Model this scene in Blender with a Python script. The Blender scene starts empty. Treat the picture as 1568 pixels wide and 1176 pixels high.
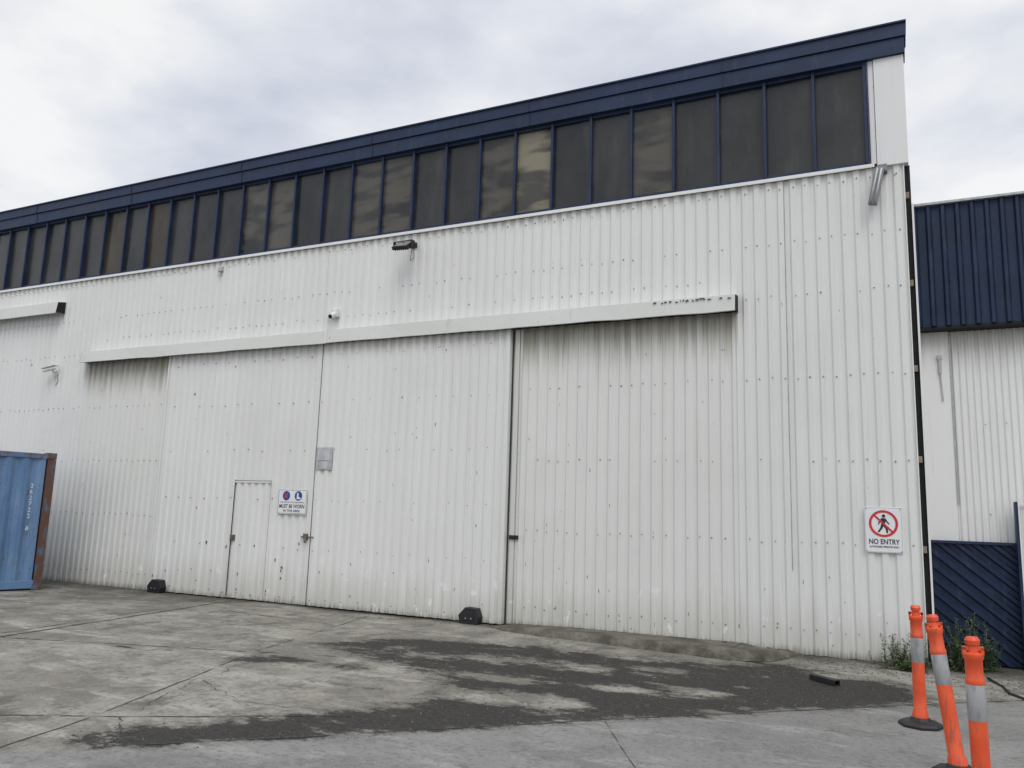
import bpy, bmesh, math, random
from mathutils import Vector, Matrix, noise
random.seed(7)
S=bpy.context.scene
COL=bpy.context.collection

# ------------------------------------------------------------------ helpers
def empty(name,loc=(0,0,0)):
    e=bpy.data.objects.new(name,None); e.location=loc; e.empty_display_size=.3; COL.objects.link(e); return e

class MB:
    def __init__(s): s.v=[];s.f=[]
    def quad(s,a,b,c,d):
        n=len(s.v); s.v+= [a,b,c,d]; s.f.append((n,n+1,n+2,n+3))
    def box(s,x0,x1,y0,y1,z0,z1,M=None):
        n=len(s.v)
        P=[(x0,y0,z0),(x1,y0,z0),(x1,y1,z0),(x0,y1,z0),(x0,y0,z1),(x1,y0,z1),(x1,y1,z1),(x0,y1,z1)]
        if M is not None: P=[tuple(M@Vector(p)) for p in P]
        s.v+=P
        for f in [(0,3,2,1),(4,5,6,7),(0,1,5,4),(1,2,6,5),(2,3,7,6),(3,0,4,7)]:
            s.f.append(tuple(n+i for i in f))
    def cyl(s,p0,p1,r0,r1=None,seg=12,cap=True):
        r1=r0 if r1 is None else r1
        p0=Vector(p0);p1=Vector(p1);d=(p1-p0).normalized()
        a=d.orthogonal().normalized();b=d.cross(a)
        n=len(s.v)
        for p,r in((p0,r0),(p1,r1)):
            for i in range(seg):
                t=2*math.pi*i/seg; s.v.append(tuple(p+a*r*math.cos(t)+b*r*math.sin(t)))
        for i in range(seg):
            j=(i+1)%seg; s.f.append((n+i,n+j,n+seg+j,n+seg+i))
        if cap:
            s.f.append(tuple(n+i for i in reversed(range(seg)))); s.f.append(tuple(n+seg+i for i in range(seg)))
    def lathe(s,base,prof,seg=20,M=None):
        n=len(s.v);base=Vector(base)
        for r,z in prof:
            for i in range(seg):
                t=2*math.pi*i/seg;p=Vector((r*math.cos(t),r*math.sin(t),z))
                if M is not None:p=M@p
                s.v.append(tuple(base+p))
        for k in range(len(prof)-1):
            for i in range(seg):
                j=(i+1)%seg;s.f.append((n+k*seg+i,n+k*seg+j,n+(k+1)*seg+j,n+(k+1)*seg+i))
        s.f.append(tuple(n+i for i in reversed(range(seg))));s.f.append(tuple(n+(len(prof)-1)*seg+i for i in range(seg)))
    def prism(s,poly,y0,y1):   # poly in xz
        n=len(s.v);k=len(poly)
        s.v+=[(x,y0,z) for x,z in poly]+[(x,y1,z) for x,z in poly]
        s.f.append(tuple(range(n,n+k)));s.f.append(tuple(n+k+i for i in reversed(range(k))))
        for i in range(k):
            j=(i+1)%k;s.f.append((n+i,n+k+i,n+k+j,n+j))
    def obj(s,name,mat,parent=None,bevel=0,smooth=False):
        m=bpy.data.meshes.new(name);m.from_pydata([tuple(v) for v in s.v],[],s.f);m.update()
        if mat: m.materials.append(mat)
        o=bpy.data.objects.new(name,m);COL.objects.link(o)
        if smooth:
            for p in m.polygons:p.use_smooth=True
        if parent:o.parent=parent;o.matrix_parent_inverse=Matrix.Translation(-parent.location)
        if bevel:
            b=o.modifiers.new("b","BEVEL");b.width=bevel;b.segments=2;b.limit_method='ANGLE'
        return o

def text(body,x,z,y,size,mat,parent,name,width=None,M=None,bold=.018):
    cu=bpy.data.curves.new(name,"FONT");cu.body=body;cu.size=size;cu.align_x='CENTER';cu.align_y='CENTER';cu.offset=size*bold
    cu.resolution_u=4
    t=bpy.data.objects.new("tmp",cu);COL.objects.link(t);bpy.context.view_layer.update()
    me=bpy.data.meshes.new_from_object(t)
    w=t.dimensions[0];bpy.data.objects.remove(t)
    o=bpy.data.objects.new(name,me);COL.objects.link(o);me.materials.clear();me.materials.append(mat)
    sx=1 if not width else width/w
    base=Matrix.Translation((x,y,z)) if M is None else M
    me.transform(base@Matrix.Rotation(math.pi/2,4,'X')@Matrix.Diagonal((sx,1,1,1)))
    if parent:o.parent=parent;o.matrix_parent_inverse=Matrix.Translation(-parent.location)
    return o

# ------------------------------------------------------------------ node helpers
class NT:
    def __init__(s,name):
        s.m=bpy.data.materials.new(name);s.m.use_nodes=True;s.t=s.m.node_tree;s.n=s.t.nodes
        s.b=s.n["Principled BSDF"];s.x=0
        tc=s.n.new("ShaderNodeNewGeometry");s.pos=tc.outputs["Position"]
    def lk(s,a,b):s.t.links.new(a,b)
    def inp(s,sock,v):
        if isinstance(v,bpy.types.NodeSocket): s.lk(v,sock)
        else: sock.default_value=v
    def math(s,op,a,b=0.0,c=0.0,clamp=False):
        n=s.n.new("ShaderNodeMath");n.operation=op;n.use_clamp=clamp
        s.inp(n.inputs[0],a);s.inp(n.inputs[1],b);s.inp(n.inputs[2],c);return n.outputs[0]
    def noise(s,scale,vec=(1,1,1),detail=4,rough=.55,off=(0,0,0),dist=0):
        mp=s.n.new("ShaderNodeMapping");mp.inputs["Scale"].default_value=vec;mp.inputs["Location"].default_value=off;s.lk(s.pos,mp.inputs[0])
        n=s.n.new("ShaderNodeTexNoise");n.inputs["Scale"].default_value=scale;n.inputs["Detail"].default_value=detail;n.inputs["Roughness"].default_value=rough;n.inputs["Distortion"].default_value=dist
        s.lk(mp.outputs[0],n.inputs[0]);return n.outputs[0]
    def ramp(s,f,lo,hi,a=0.,b=1.):
        n=s.n.new("ShaderNodeMapRange");n.interpolation_type='SMOOTHSTEP'
        s.inp(n.inputs[0],f);n.inputs[1].default_value=lo;n.inputs[2].default_value=hi;n.inputs[3].default_value=a;n.inputs[4].default_value=b;return n.outputs[0]
    def mix(s,f,a,b,mode='MIX'):
        n=s.n.new("ShaderNodeMix");n.data_type='RGBA';n.blend_type=mode
        s.inp(n.inputs[0],f)
        for k,v in((6,a),(7,b)):
            if isinstance(v,tuple):v=(*v[:3],1)
            s.inp(n.inputs[k],v)
        return n.outputs[2]
    def sep(s):
        n=s.n.new("ShaderNodeSeparateXYZ");s.lk(s.pos,n.inputs[0]);return n.outputs
    def fin(s,col,rough=.6,metal=0,bump=None,bs=.2,bd=.01,spec=.5):
        if isinstance(col,tuple):col=(*col[:3],1)
        s.inp(s.b.inputs["Base Color"],col);s.inp(s.b.inputs["Roughness"],rough);s.b.inputs["Metallic"].default_value=metal
        s.b.inputs["Specular IOR Level"].default_value=spec
        if bump is not None:
            n=s.n.new("ShaderNodeBump");n.inputs["Strength"].default_value=bs;n.inputs["Distance"].default_value=bd
            s.lk(bump,n.inputs["Height"]);s.lk(n.outputs[0],s.b.inputs["Normal"])
        return s.m

def simple(name,col,rough=.5,metal=0,var=.15,scale=8,bs=.1):
    t=NT(name);n=t.noise(scale,detail=3)
    c=t.mix(t.ramp(n,.3,.7),tuple(x*(1-var) for x in col),tuple(min(1,x*(1+var)) for x in col))
    return t.fin(c,rough,metal,t.noise(scale*6,detail=2) if bs else None,bs,.004)

def wallmat(name,base=(.775,.775,.75),grime=.5,top=None,toplen=.9,topamt=.6,dark=1.0):
    """weathered white painted steel; top = height of an edge from which dirt washes down"""
    t=NT(name);xyz=t.sep()
    streak=t.noise(1.0,(9,9,.30),4,.6)
    fine=t.noise(1.0,(34,34,.9),3,.6,off=(3,0,1))
    blotch=t.noise(.55,(1,1,1),4,.6)
    sheet=t.math('FLOOR',t.math('DIVIDE',xyz[0],.64))
    wn=t.n.new("ShaderNodeTexWhiteNoise");wn.noise_dimensions='1D';t.lk(sheet,wn.inputs["W"])
    c=t.mix(wn.outputs[0],tuple(x*.965*dark for x in base),tuple(x*dark for x in base))
    c=t.mix(t.ramp(streak,.50,.82,0,.45*grime),c,(.58,.57,.51))
    c=t.mix(t.ramp(fine,.58,.78,0,.60*grime),c,(.44,.43,.37))
    c=t.mix(t.ramp(blotch,.42,.75,0,.5*grime),c,(.62,.625,.58))
    h=t.math('ADD',xyz[2],t.math('MULTIPLY',t.math('SUBTRACT',streak,.5),-1.1))
    c=t.mix(t.ramp(h,0.0,.75,.45,0),c,(.42,.40,.33))
    # scuffed / touched-up paint patches low on the wall
    pt=t.noise(1.0,(5,5,4),4,.6,off=(2,5,1))
    c=t.mix(t.math('MULTIPLY',t.ramp(pt,.62,.66,0,.8),t.ramp(xyz[2],.3,1.1,1,0)),c,(.84,.84,.82))
    h2=t.math('ADD',xyz[2],t.math('MULTIPLY',t.math('SUBTRACT',fine,.5),-.28))
    c=t.mix(t.ramp(h2,-.05,.12,.88,0),c,(.16,.145,.11))
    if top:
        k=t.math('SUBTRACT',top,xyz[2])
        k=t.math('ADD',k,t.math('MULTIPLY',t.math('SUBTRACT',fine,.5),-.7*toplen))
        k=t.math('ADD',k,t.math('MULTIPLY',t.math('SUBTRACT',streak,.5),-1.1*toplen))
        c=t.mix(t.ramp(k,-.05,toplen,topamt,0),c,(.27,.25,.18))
    sp=t.noise(1.0,(15,15,7),2,.5,off=(7,7,7))
    c=t.mix(t.ramp(sp,.75,.79,0,.65),c,(.20,.145,.10))
    wv=t.noise(1.0,(1.3,1.3,1.0),1)
    return t.fin(c,t.ramp(streak,.3,.8,.42,.62),0,wv,.25,.03,.35)

M_wall=wallmat("white_cladding",grime=.6)
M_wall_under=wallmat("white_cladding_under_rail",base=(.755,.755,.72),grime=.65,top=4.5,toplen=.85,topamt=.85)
M_upper=wallmat("white_cladding_upper",grime=.55,top=6.3,toplen=.3,topamt=.15)
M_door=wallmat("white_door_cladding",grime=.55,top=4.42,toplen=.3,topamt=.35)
M_white=wallmat("white_flashing",base=(.79,.79,.77),grime=.35)
M_rail=wallmat("rail_cover_paint",base=(.66,.67,.63),grime=.7)
M_nbwall=wallmat("neighbour_cladding",base=(.80,.80,.775),grime=.6,top=4.2,toplen=.7,topamt=.5)
M_screw=simple("screw_steel",(.19,.175,.155),.6)
M_black=simple("black_rubber",(.014,.014,.015),.55)
M_dark=simple("dark_void",(.012,.012,.012),.9)
M_gap=simple("door_gap",(.05,.048,.042),.9)
M_timber=simple("weathered_timber",(.26,.20,.15),.8,scale=20)
M_galv=simple("galvanised_steel",(.42,.43,.43),.45,.4,scale=14)
M_lampg=simple("lamp_shaded_grey",(.22,.23,.23),.5,0,scale=14)  # grey set darker to hold the lamp's shaded side in its colour
M_grey=simple("grey_plate",(.42,.43,.43),.5)
M_camw=simple("camera_housing",(.72,.72,.70),.4)
M_rust=simple("rusted_steel",(.13,.075,.045),.85,var=.5,scale=14,bs=.5)
M_lock=simple("lock_steel",(.16,.13,.105),.6,.2,var=.4,scale=25,bs=.3)
M_signw=simple("sign_white",(.80,.80,.80),.35,var=.03,scale=5,bs=.0)
M_faded=simple("faded_marking",(.58,.62,.66),.6,var=.25,scale=30,bs=.0)
M_signb=simple("sign_black",(.02,.02,.022),.4,bs=0)
M_signr=simple("sign_red",(.60,.03,.035),.4,var=.08,bs=0)
M_signblue=simple("sign_blue",(.02,.07,.30),.4,var=.08,bs=0)

def navy(name,col=(.013,.025,.060)):
    t=NT(name);n=t.noise(1,(1.2,1.2,3),4);f=t.noise(1,(14,14,2),4)
    c=t.mix(t.ramp(n,.35,.7),col,tuple(x*1.45 for x in col))
    c=t.mix(t.ramp(f,.52,.78,0,.40),c,(.06,.075,.10))
    return t.fin(c,t.ramp(n,.3,.7,.42,.58),0,t.noise(1.0,(1.5,1.5,1.5),1),.35,.03,.35)
M_navy=navy("navy_painted_steel")
M_navy2=navy("navy_cladding",(.008,.018,.046))

def glassmat(name,base,pale=None,amt=.0):
    t=NT(name)
    n=t.noise(1,(1.1,1.1,.9),4,off=(2,0,0));d=t.noise(1,(3,3,.5),5,.65)
    c=t.mix(t.ramp(n,.3,.7),tuple(x*.65 for x in base),tuple(x*1.4 for x in base))
    c=t.mix(t.ramp(d,.50,.85,0,.6),c,(.085,.085,.080))
    if pale:
        mp=t.n.new("ShaderNodeMapping");mp.inputs["Rotation"].default_value=(0,.65,0);mp.inputs["Scale"].default_value=(.9,1,3.2);t.lk(t.pos,mp.inputs[0])
        q=t.n.new("ShaderNodeTexNoise");q.inputs["Scale"].default_value=1.1;q.inputs["Detail"].default_value=2.0;t.lk(mp.outputs[0],q.inputs[0])
        c=t.mix(t.ramp(q.outputs[0],.40,.56,0,amt),c,pale)  # pale patches paint the skylight seen through the pane into its colour
    sc=t.noise(1,(6,6,6),5,.7,dist=2.5)
    c=t.mix(t.ramp(sc,.66,.71,0,.55),c,(.15,.15,.15))
    return t.fin(c,t.ramp(d,.3,.8,.18,.40),0,t.noise(1,(1.5,1.5,1.0),1),.15,.02,.5)
G0=glassmat("grimy_glass",(.028,.029,.028))
G1=glassmat("grimy_glass_painted_skylight",(.050,.047,.038),(.26,.235,.165),.9)
G2=glassmat("grimy_glass_faint_skylight",(.034,.033,.029),(.12,.11,.085),.65)
G3=glassmat("brown_glass",(.036,.028,.015))

# ------------------------------------------------------------------ corrugated sheets
DEP=.026;PITCH=.16
def corr(x0,x1,z0,z1,y,pitch=PITCH,depth=DEP,mat=None,name="cladding",parent=None,wob=.007,seg=.45,wide=.5,rp=.15):
    """vertical trapezoid ribs; valley plane at y, crests at y-depth (towards -Y)"""
    a=pitch*(1-wide)*.62;r=pitch*rp;cst=pitch-a-2*r
    xs=[];k=math.floor(x0/pitch)-1
    while k*pitch<x1+pitch:
        b=k*pitch;xs+=[(b,0),(b+a,0),(b+a+r,1),(b+a+r+cst,1)];k+=1
    def prof(x):
        u=(x/pitch)%1*pitch
        if u<a:return 0
        if u<a+r:return (u-a)/r
        if u<a+r+cst:return 1
        return 1-(u-a-r-cst)/r
    pts=[(x0,prof(x0))]+[p for p in xs if x0+1e-4<p[0]<x1-1e-4]+[(x1,prof(x1))]
    nz=max(1,int((z1-z0)/seg));V=[];F=[]
    for j in range(nz+1):
        z=z0+(z1-z0)*j/nz
        for x,h in pts:
            w=noise.noise(Vector((x*.9,z*.7,y*3)))*wob+noise.noise(Vector((x*4,z*1.2,5)))*wob*.6
            if j==0: w+= noise.noise(Vector((x*7,1,5)))*wob*1.2
            V.append((x,y-depth*h+w,z+(noise.noise(Vector((x*6,3,z)))*.008 if j==0 and z0<.1 else 0)))
    n=len(pts)
    for j in range(nz):
        for i in range(n-1):
            F.append((j*n+i,j*n+i+1,(j+1)*n+i+1,(j+1)*n+i))
    m=MB();m.v=V;m.f=F
    return m.obj(name,mat,parent)

def screws(mb,x0,x1,rows,y,pitch=PITCH,depth=DEP,wide=.5,every=1,pr=.85,rp=.15):
    a=pitch*(1-wide)*.62;r=pitch*rp;cst=pitch-a-2*r
    k=math.ceil(x0/pitch)
    while k*pitch+a+r+cst<x1:
        if k%every==0:
            for z in rows:
                if random.random()<pr:
                    x=k*pitch+a+r+cst/2+random.uniform(-.012,.012);zz=z+random.uniform(-.02,.02);q=random.uniform(.006,.0095)
                    mb.cyl((x,y-depth-.011,zz),(x,y-depth+.004,zz),q,q*1.15,6)
        k+=1

# ================================================================== WAREHOUSE
WH=empty("warehouse_building",(-9,0,0))
XL=-24.0;XR=.19
b=MB()
b.box(XL,.10,.35,26,0,7.9)
b.obj("building_core",M_dark,WH)
b=MB();b.quad((.105,.1,0),(.105,26,0),(.105,26,7.9),(.105,.1,7.9));b.obj("side_wall",M_wall,WH)
b=MB();b.box(XL,.14,.18,26.2,7.905,8.0);b.obj("roof_sheet",M_galv,WH)
corr(XL,-15.2,0.0,6.24,0,mat=M_wall,name="cladding_west",parent=WH)
corr(-15.2,-12.4,0.0,4.5,0,mat=M_wall_under,name="cladding_bay_west",parent=WH)
corr(-5.6,-1.93,0.02,4.5,0,mat=M_wall_under,name="cladding_bay_east",parent=WH)
corr(-1.93,XR,0.0,6.24,0,mat=M_wall,name="cladding_east",parent=WH)
corr(-15.2,-1.93,4.5,6.24,0,mat=M_upper,name="cladding_upper",parent=WH)
e=MB()
for xx,z0,z1 in((-1.955,.0,4.40),(-1.29,1.0,6.24),(-2.32,4.7,6.24),(-9.04,4.7,6.2)):
    e.box(xx,xx+.004,-DEP-.002,-.0,z0+.02,z1)
e.obj("sheet_lap_edges",simple("lap_edge",(.50,.49,.45),.8),WH)
# doors
DY=-.10
DX0,DX1,DX2=-12.65,-8.95,-5.32
corr(DX0,DX1,.02,4.42,DY,mat=M_door,name="sliding_door_west",parent=WH)
corr(DX1+.012,DX2-.06,.02,4.42,DY-.012,mat=M_door,name="sliding_door_east",parent=WH)
e=MB()
e.box(DX0-.015,DX0+.03,DY-.030,-.02,.02,4.42)
e.box(DX2-.075,DX2-.008,DY-.042,-.045,.02,4.42)
e.box(DX1-.028,DX1+.0,DY-.032,DY+.02,.02,4.42)
e.obj("door_edge_trims",M_door,WH,.003)
e=MB()
e.box(DX2-.020,DX2+.012,-.044,-.02,.03,4.42)
e.box(DX1+.001,DX1+.011,DY-.010,DY+.02,.02,4.42)
e.obj("door_gaps",M_gap,WH)
e=MB()
e.box(DX2+.04,DX2+.115,-.055,-.03,.03,4.42)
e.box(DX2+.13,DX2+.165,-.045,-.03,.03,4.42)
e.obj("door_stop_channel",M_rail,WH,.003)
px0,px1,pz=-10.70,-9.86,2.04
yy=DY-DEP-.003
e=MB()
e.box(px0-.003,px0+.001,yy,yy+.02,.03,pz);e.box(px1-.002,px1+.004,yy,yy+.02,.03,pz);e.box(px0-.006,px1+.006,yy,yy+.02,pz,pz+.009)
e.obj("personnel_door_gap",M_gap,WH)
e=MB()
e.box(px0-.035,px0-.004,yy-.002,yy+.03,.03,pz+.04);e.box(px1+.006,px1+.03,yy-.004,yy+.03,.03,pz+.04)
e.box(px0+.004,px1-.004,yy-.003,yy+.03,pz-.03,pz-.002)
e.box(px0-.0,px1,yy-.006,yy+.03,.025,.05)
e.obj("personnel_door_frame",M_door,WH,.002)
e=MB()
e.box(-10.70,-10.59,DY-.05,DY-.02,1.0,1.10);e.cyl((-10.64,DY-.05,1.03),(-10.64,DY-.09,1.03),.018)
e.box(-9.06,-8.98,DY-.065,DY-.02,1.08,1.18);e.box(-9.12,-8.86,DY-.05,DY-.035,1.11,1.135);e.cyl((-9.0,DY-.06,1.07),(-9.0,DY-.09,1.04),.022)
e.obj("door_locks",M_lock,WH,.004)
e=MB();e.box(-5.28,-5.14,DY+.02,-.03,1.24,1.30);e.cyl((-5.2,DY+.0,1.27),(-5.2,-.03,1.27),.02)
e.obj("door_latch",M_black,WH,.004)
def railcover(x0,x1,zt,zb,nm):
    m=MB();yf=-.235
    n=max(2,int((x1-x0)/.4))
    V=[];F=[]
    for i in range(n+1):
        x=x0+(x1-x0)*i/n
        w=noise.noise(Vector((x*.8,2,1)))*.022
        w2=noise.noise(Vector((x*1.9,9,1)))*.016
        V+=[(x,-.005,zt+.02),(x,yf+.03,zt-.02+w2*.5),(x,yf+w,zb+w2),(x,yf+.02+w,zb-.004+w2)]
    for i in range(n):
        for k in range(3):
            a=i*4+k;F.append((a,a+1,a+5,a+4))
    m.v=V;m.f=F
    o=m.obj(nm,M_rail,WH)
    s=o.modifiers.new("s","SOLIDIFY");s.thickness=.006;s.offset=0
    k=MB()
    k.box(x0+.05,x1-.02,-.17,-.05,zt-.16,zt-.06)
    k.obj(nm+"_track",M_dark,WH)
railcover(-15.12,-8.83,4.645,4.405,"rail_cover_west")
railcover(-8.81,-1.93,4.66,4.415,"rail_cover_east")
railcover(-23.0,-16.08,5.80,5.54,"rail_cover_high")
e=MB()
e.prism([(-8.835,4.405),(-8.80,4.405),(-8.80,4.67),(-8.835,4.67)],-.245,-.20)
for xx in(-6.4,-4.3): e.prism([(xx,4.41),(xx+.008,4.41),(xx+.008,4.65),(xx,4.65)],-.246,-.20)
e.obj("rail_cover_joint",M_white,WH)
e=MB()
for (x,zt,zb) in((-1.925,4.66,4.43),(-16.075,5.80,5.56),(-15.125,4.645,4.42)):
    n=len(e.v);e.v+=[(x-.012,-.005,zt+.01),(x-.012,-.2,zt-.03),(x-.012,-.225,zb),(x-.012,-.005,zb),(x,-.005,zt+.01),(x,-.2,zt-.03),(x,-.225,zb),(x,-.005,zb)]
    e.f+=[(n,n+1,n+2,n+3),(n+7,n+6,n+5,n+4),(n+1,n+5,n+6,n+2)]
e.obj("rail_end_caps",M_dark,WH)
e=MB()
for i in range(20):
    x=random.uniform(-3.1,-2.0);z=random.uniform(4.59,4.615) ;w=random.uniform(.01,.05)
    e.box(x,x+w,-.2325,-.215,z,z+random.uniform(.006,.014))
e.obj("rail_rust_chips",M_rust,WH)
e=MB();e.box(-15.1,-1.95,-.03,-.002,4.44,4.52);e.obj("door_header",M_dark,WH)

# windows --------------------------------------------------
WZ0,WZ1=6.335,7.73
pitch=.6465;x=-.23
glass={0:MB(),1:MB(),2:MB(),3:MB()}
mul=MB();i=0
pale={7:1,8:2,11:2,12:2,15:2,16:2,4:2}
brown={20:3,22:3}
while x>XL:
    kind=pale.get(i,brown.get(i,0))
    g=glass[kind]
    t=[random.uniform(-.012,.012) for _ in range(4)]
    g.quad((x-pitch+.01,.03+t[0],WZ0),(x-.01,.03+t[1],WZ0),(x-.01,.03+t[2],WZ1),(x-pitch+.01,.03+t[3],WZ1))
    mul.box(x-.020,x+.020,-.045,.05,WZ0-.03,WZ1+.02)
    x-=pitch;i+=1
glass[0].obj("window_glass",G0,WH);glass[1].obj("window_glass_pale",G1,WH);glass[2].obj("window_glass_faint",G2,WH);glass[3].obj("window_glass_brown",G3,WH)
mul.box(XL,-.206,-.02,.05,WZ1-.025,WZ1+.03)
mul.obj("window_mullions",M_navy,WH,.004)
e=MB();e.box(XL,-.206,-.012,.06,WZ0-.035,WZ0+.01);e.obj("window_bottom_bar",M_navy,WH,.003)
e=MB()
e.box(XL,-.15,-.062,.05,6.25,6.285);e.box(XL,-.15,-.066,-.055,6.232,6.262)
e.obj("window_sill_flashing",M_white,WH,.003)
def wavy(x0,x1,y0,y1,z0,z1,amp,nm,seed):
    m=MB();n=int((x1-x0)/.5);V=[];F=[]
    for i in range(n+1):
        x=x0+(x1-x0)*i/n;w=noise.noise(Vector((x*.8,seed,0)))*amp;v_=noise.noise(Vector((x*1.3,seed,4)))*amp*.6
        V+=[(x,y0+w,z0+v_),(x,y0-w*.5,z1+v_*.5),(x,y1,z1+v_*.5),(x,y1,z0+v_)]
    for i in range(n):
        for k in range(4):
            j=(k+1)%4;F.append((i*4+k,i*4+j,i*4+4+j,i*4+4+k))
    F.append((0,1,2,3));F.append((n*4+3,n*4+2,n*4+1,n*4));m.v=V;m.f=F
    return m.obj(nm,M_navy,WH)
wavy(XL,.27,-.10,.2,7.75,7.965,.006,"roof_fascia_lower",1)
wavy(XL,.29,-.125,.2,7.978,8.160,.007,"roof_fascia_upper",2)
wavy(XL,.30,-.15,.22,8.160,8.182,.004,"roof_capping",3)
e=MB();e.box(XL,.28,-.088,.19,7.95,7.99);e.obj("fascia_shadow_joint",M_navy2,WH)
e=MB()
xx=-2.1
while xx>XL:
    e.box(xx,xx+.012,-.134,-.12,7.985,8.15);e.box(xx+.01,xx+.022,-.110,-.095,7.755,7.96);xx-=3.05
e.obj("fascia_joints",M_navy,WH)
e=MB();e.box(-.205,-.12,-.03,.1,6.29,7.75);e.obj("window_end_strip",M_white,WH,.004)
e=MB();e.box(-.115,.25,-.055,.1,6.235,7.748);e.obj("corner_panel",M_white,WH,.005)
e=MB();e.box(-.20,-.185,-.05,-.01,6.29,7.75);e.obj("window_end_bead",M_navy,WH)
e=MB();e.box(.12,.262,.06,.5,0,6.24);e.obj("corner_gap",M_dark,WH)
e=MB()
for z in (5.82,4.65,3.55,2.42,1.34): e.box(.13,.24,.01,.058,z-.04,z+.04)
e.obj("girt_ends",M_timber,WH,.004)
e=MB();e.box(XR-.006,XR+.006,-.03,.06,0,6.235);e.obj("corner_flashing",M_white,WH)
sc=MB()
rows=[.30,1.37,2.41,3.49,4.61,5.35,6.12]
screws(sc,-1.93,XR,rows,0)
screws(sc,-5.2,-1.95,[.28,1.37,2.41,3.49],0,pr=.75)
screws(sc,-15.1,-1.95,[4.9,5.35,6.12],0,pr=.65)
screws(sc,XL,-15.2,rows,0)
screws(sc,-15.2,-12.8,[.28,1.37,2.41,3.49],0)
screws(sc,DX0,DX2-.1,[.12,.92,1.73,2.58,3.41,4.2],DY-.006,every=2,pr=.8)
sc.obj("cladding_screws",M_screw,WH)
ch=MB()
for i in range(80):
    xx=random.uniform(-15,.1);zz=random.choice([random.uniform(.1,1.0),random.uniform(.1,4.3)])
    y0=-.0 if (xx>-5.2 or xx<-12.7) else DY-.012
    xx=math.floor(xx/PITCH)*PITCH+.09+random.uniform(0,.03)
    w=random.uniform(.004,.010);h=random.uniform(.012,.05)
    ch.box(xx,xx+w,y0-DEP-.004,y0-.015,zz,zz+h)
ch.obj("paint_chips",M_rust,WH)
for xx in (-12.30,-5.80):
    e=MB()
    poly=[(-.15,.0),(.15,.0),(.17,.10),(.12,.225),(-.06,.235),(-.17,.12)]
    e.prism([(xx+a,c+.0) for a,c in poly],-.28,-.14)
    e.prism([(xx+a*.55,c*.55+.05) for a,c in poly],-.290,-.279)
    e.obj("door_wheel_guard",M_black,WH,.012)
    e=MB();
    for dx in(-.05,.04): e.box(xx+dx,xx+dx+.02,-.294,-.288,.075,.09)
    e.obj("guard_bolts",M_galv,WH)

# ================================================================== SIGNS ETC.
def disc(mb,cx,cz,r0,r1,y,seg=36):
    n=len(mb.v)
    for i in range(seg):
        t=2*math.pi*i/seg
        mb.v+=[(cx+r0*math.cos(t),y,cz+r0*math.sin(t)),(cx+r1*math.cos(t),y,cz+r1*math.sin(t))]
    for i in range(seg):
        j=(i+1)%seg;mb.f.append((n+2*i,n+2*j,n+2*j+1,n+2*i+1))
def poly(mb,pts,y):
    n=len(mb.v);mb.v+=[(a,y,c) for a,c in pts];mb.f.append(tuple(range(n,n+len(pts))))
def bar(mb,a,b,w0,w1,y):
    a=Vector(a);b=Vector(b);d=(b-a).normalized();p=Vector((-d[1],d[0]))
    poly(mb,[tuple(a+p*w0),tuple(b+p*w1),tuple(b-p*w1),tuple(a-p*w0)],y)

NE=empty("no_entry_sign",(-.23,-.04,1.56))
cx,cz=-.222,1.56;y=-.045
e=MB();e.box(cx-.21,cx+.21,y,y+.006,cz-.275,cz+.275);e.obj("sign_plate",M_signw,NE,.003)
e=MB()
f=.262;w=.203
for a in [(-w,w,f,f+.004),(-w,w,-f-.004,-f),(-w,-w+.004,-f,f),(w-.004,w,-f,f)]:
    e.box(cx+a[0],cx+a[1],y-.0015,y+.001,cz+a[2],cz+a[3])
e.obj("sign_border",M_grey,NE)
e=MB();c2=cz+.075
disc(e,cx,c2,.134,.162,y-.0045);bar(e,(cx-.097,c2+.097),(cx+.097,c2-.097),.011,.011,y-.0052)
e.obj("prohibition_ring",M_signr,NE)
e=MB();yy=y-.003
disc(e,cx+.005,c2+.092,0.0001,.020,yy,16)
bar(e,(cx+.002,c2+.066),(cx-.004,c2-.015),.026,.020,yy)
bar(e,(cx+.0,c2-.005),(cx+.034,c2-.058),.016,.012,yy-.0002);bar(e,(cx+.034,c2-.052),(cx+.040,c2-.112),.012,.009,yy-.0004)
bar(e,(cx-.008,c2-.005),(cx-.026,c2-.058),.016,.012,yy-.0006);bar(e,(cx-.024,c2-.052),(cx-.060,c2-.104),.011,.009,yy-.0008)
bar(e,(cx+.016,c2+.060),(cx+.044,c2+.016),.009,.008,yy-.0003);bar(e,(cx+.044,c2+.018),(cx+.066,c2-.006),.008,.006,yy-.0005)
bar(e,(cx-.014,c2+.060),(cx-.042,c2+.022),.009,.008,yy-.0007);bar(e,(cx-.042,c2+.024),(cx-.056,c2-.012),.008,.006,yy-.0009)
e.obj("pedestrian_figure",M_signb,NE)
text("NO ENTRY",cx,cz-.145,y-.003,.085,M_signb,NE,"sign_text",.34)
text("AUTHORISED PERSONS ONLY",cx,cz-.205,y-.003,.03,M_signb,NE,"sign_small_text",.33)
e=MB()
for a in(-.19,.19):
    for c in(-.255,.255): e.cyl((cx+a,y-.005,cz+c),(cx+a,y,cz+c),.008,seg=8)
e.obj("sign_screws",M_galv,NE)

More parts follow.
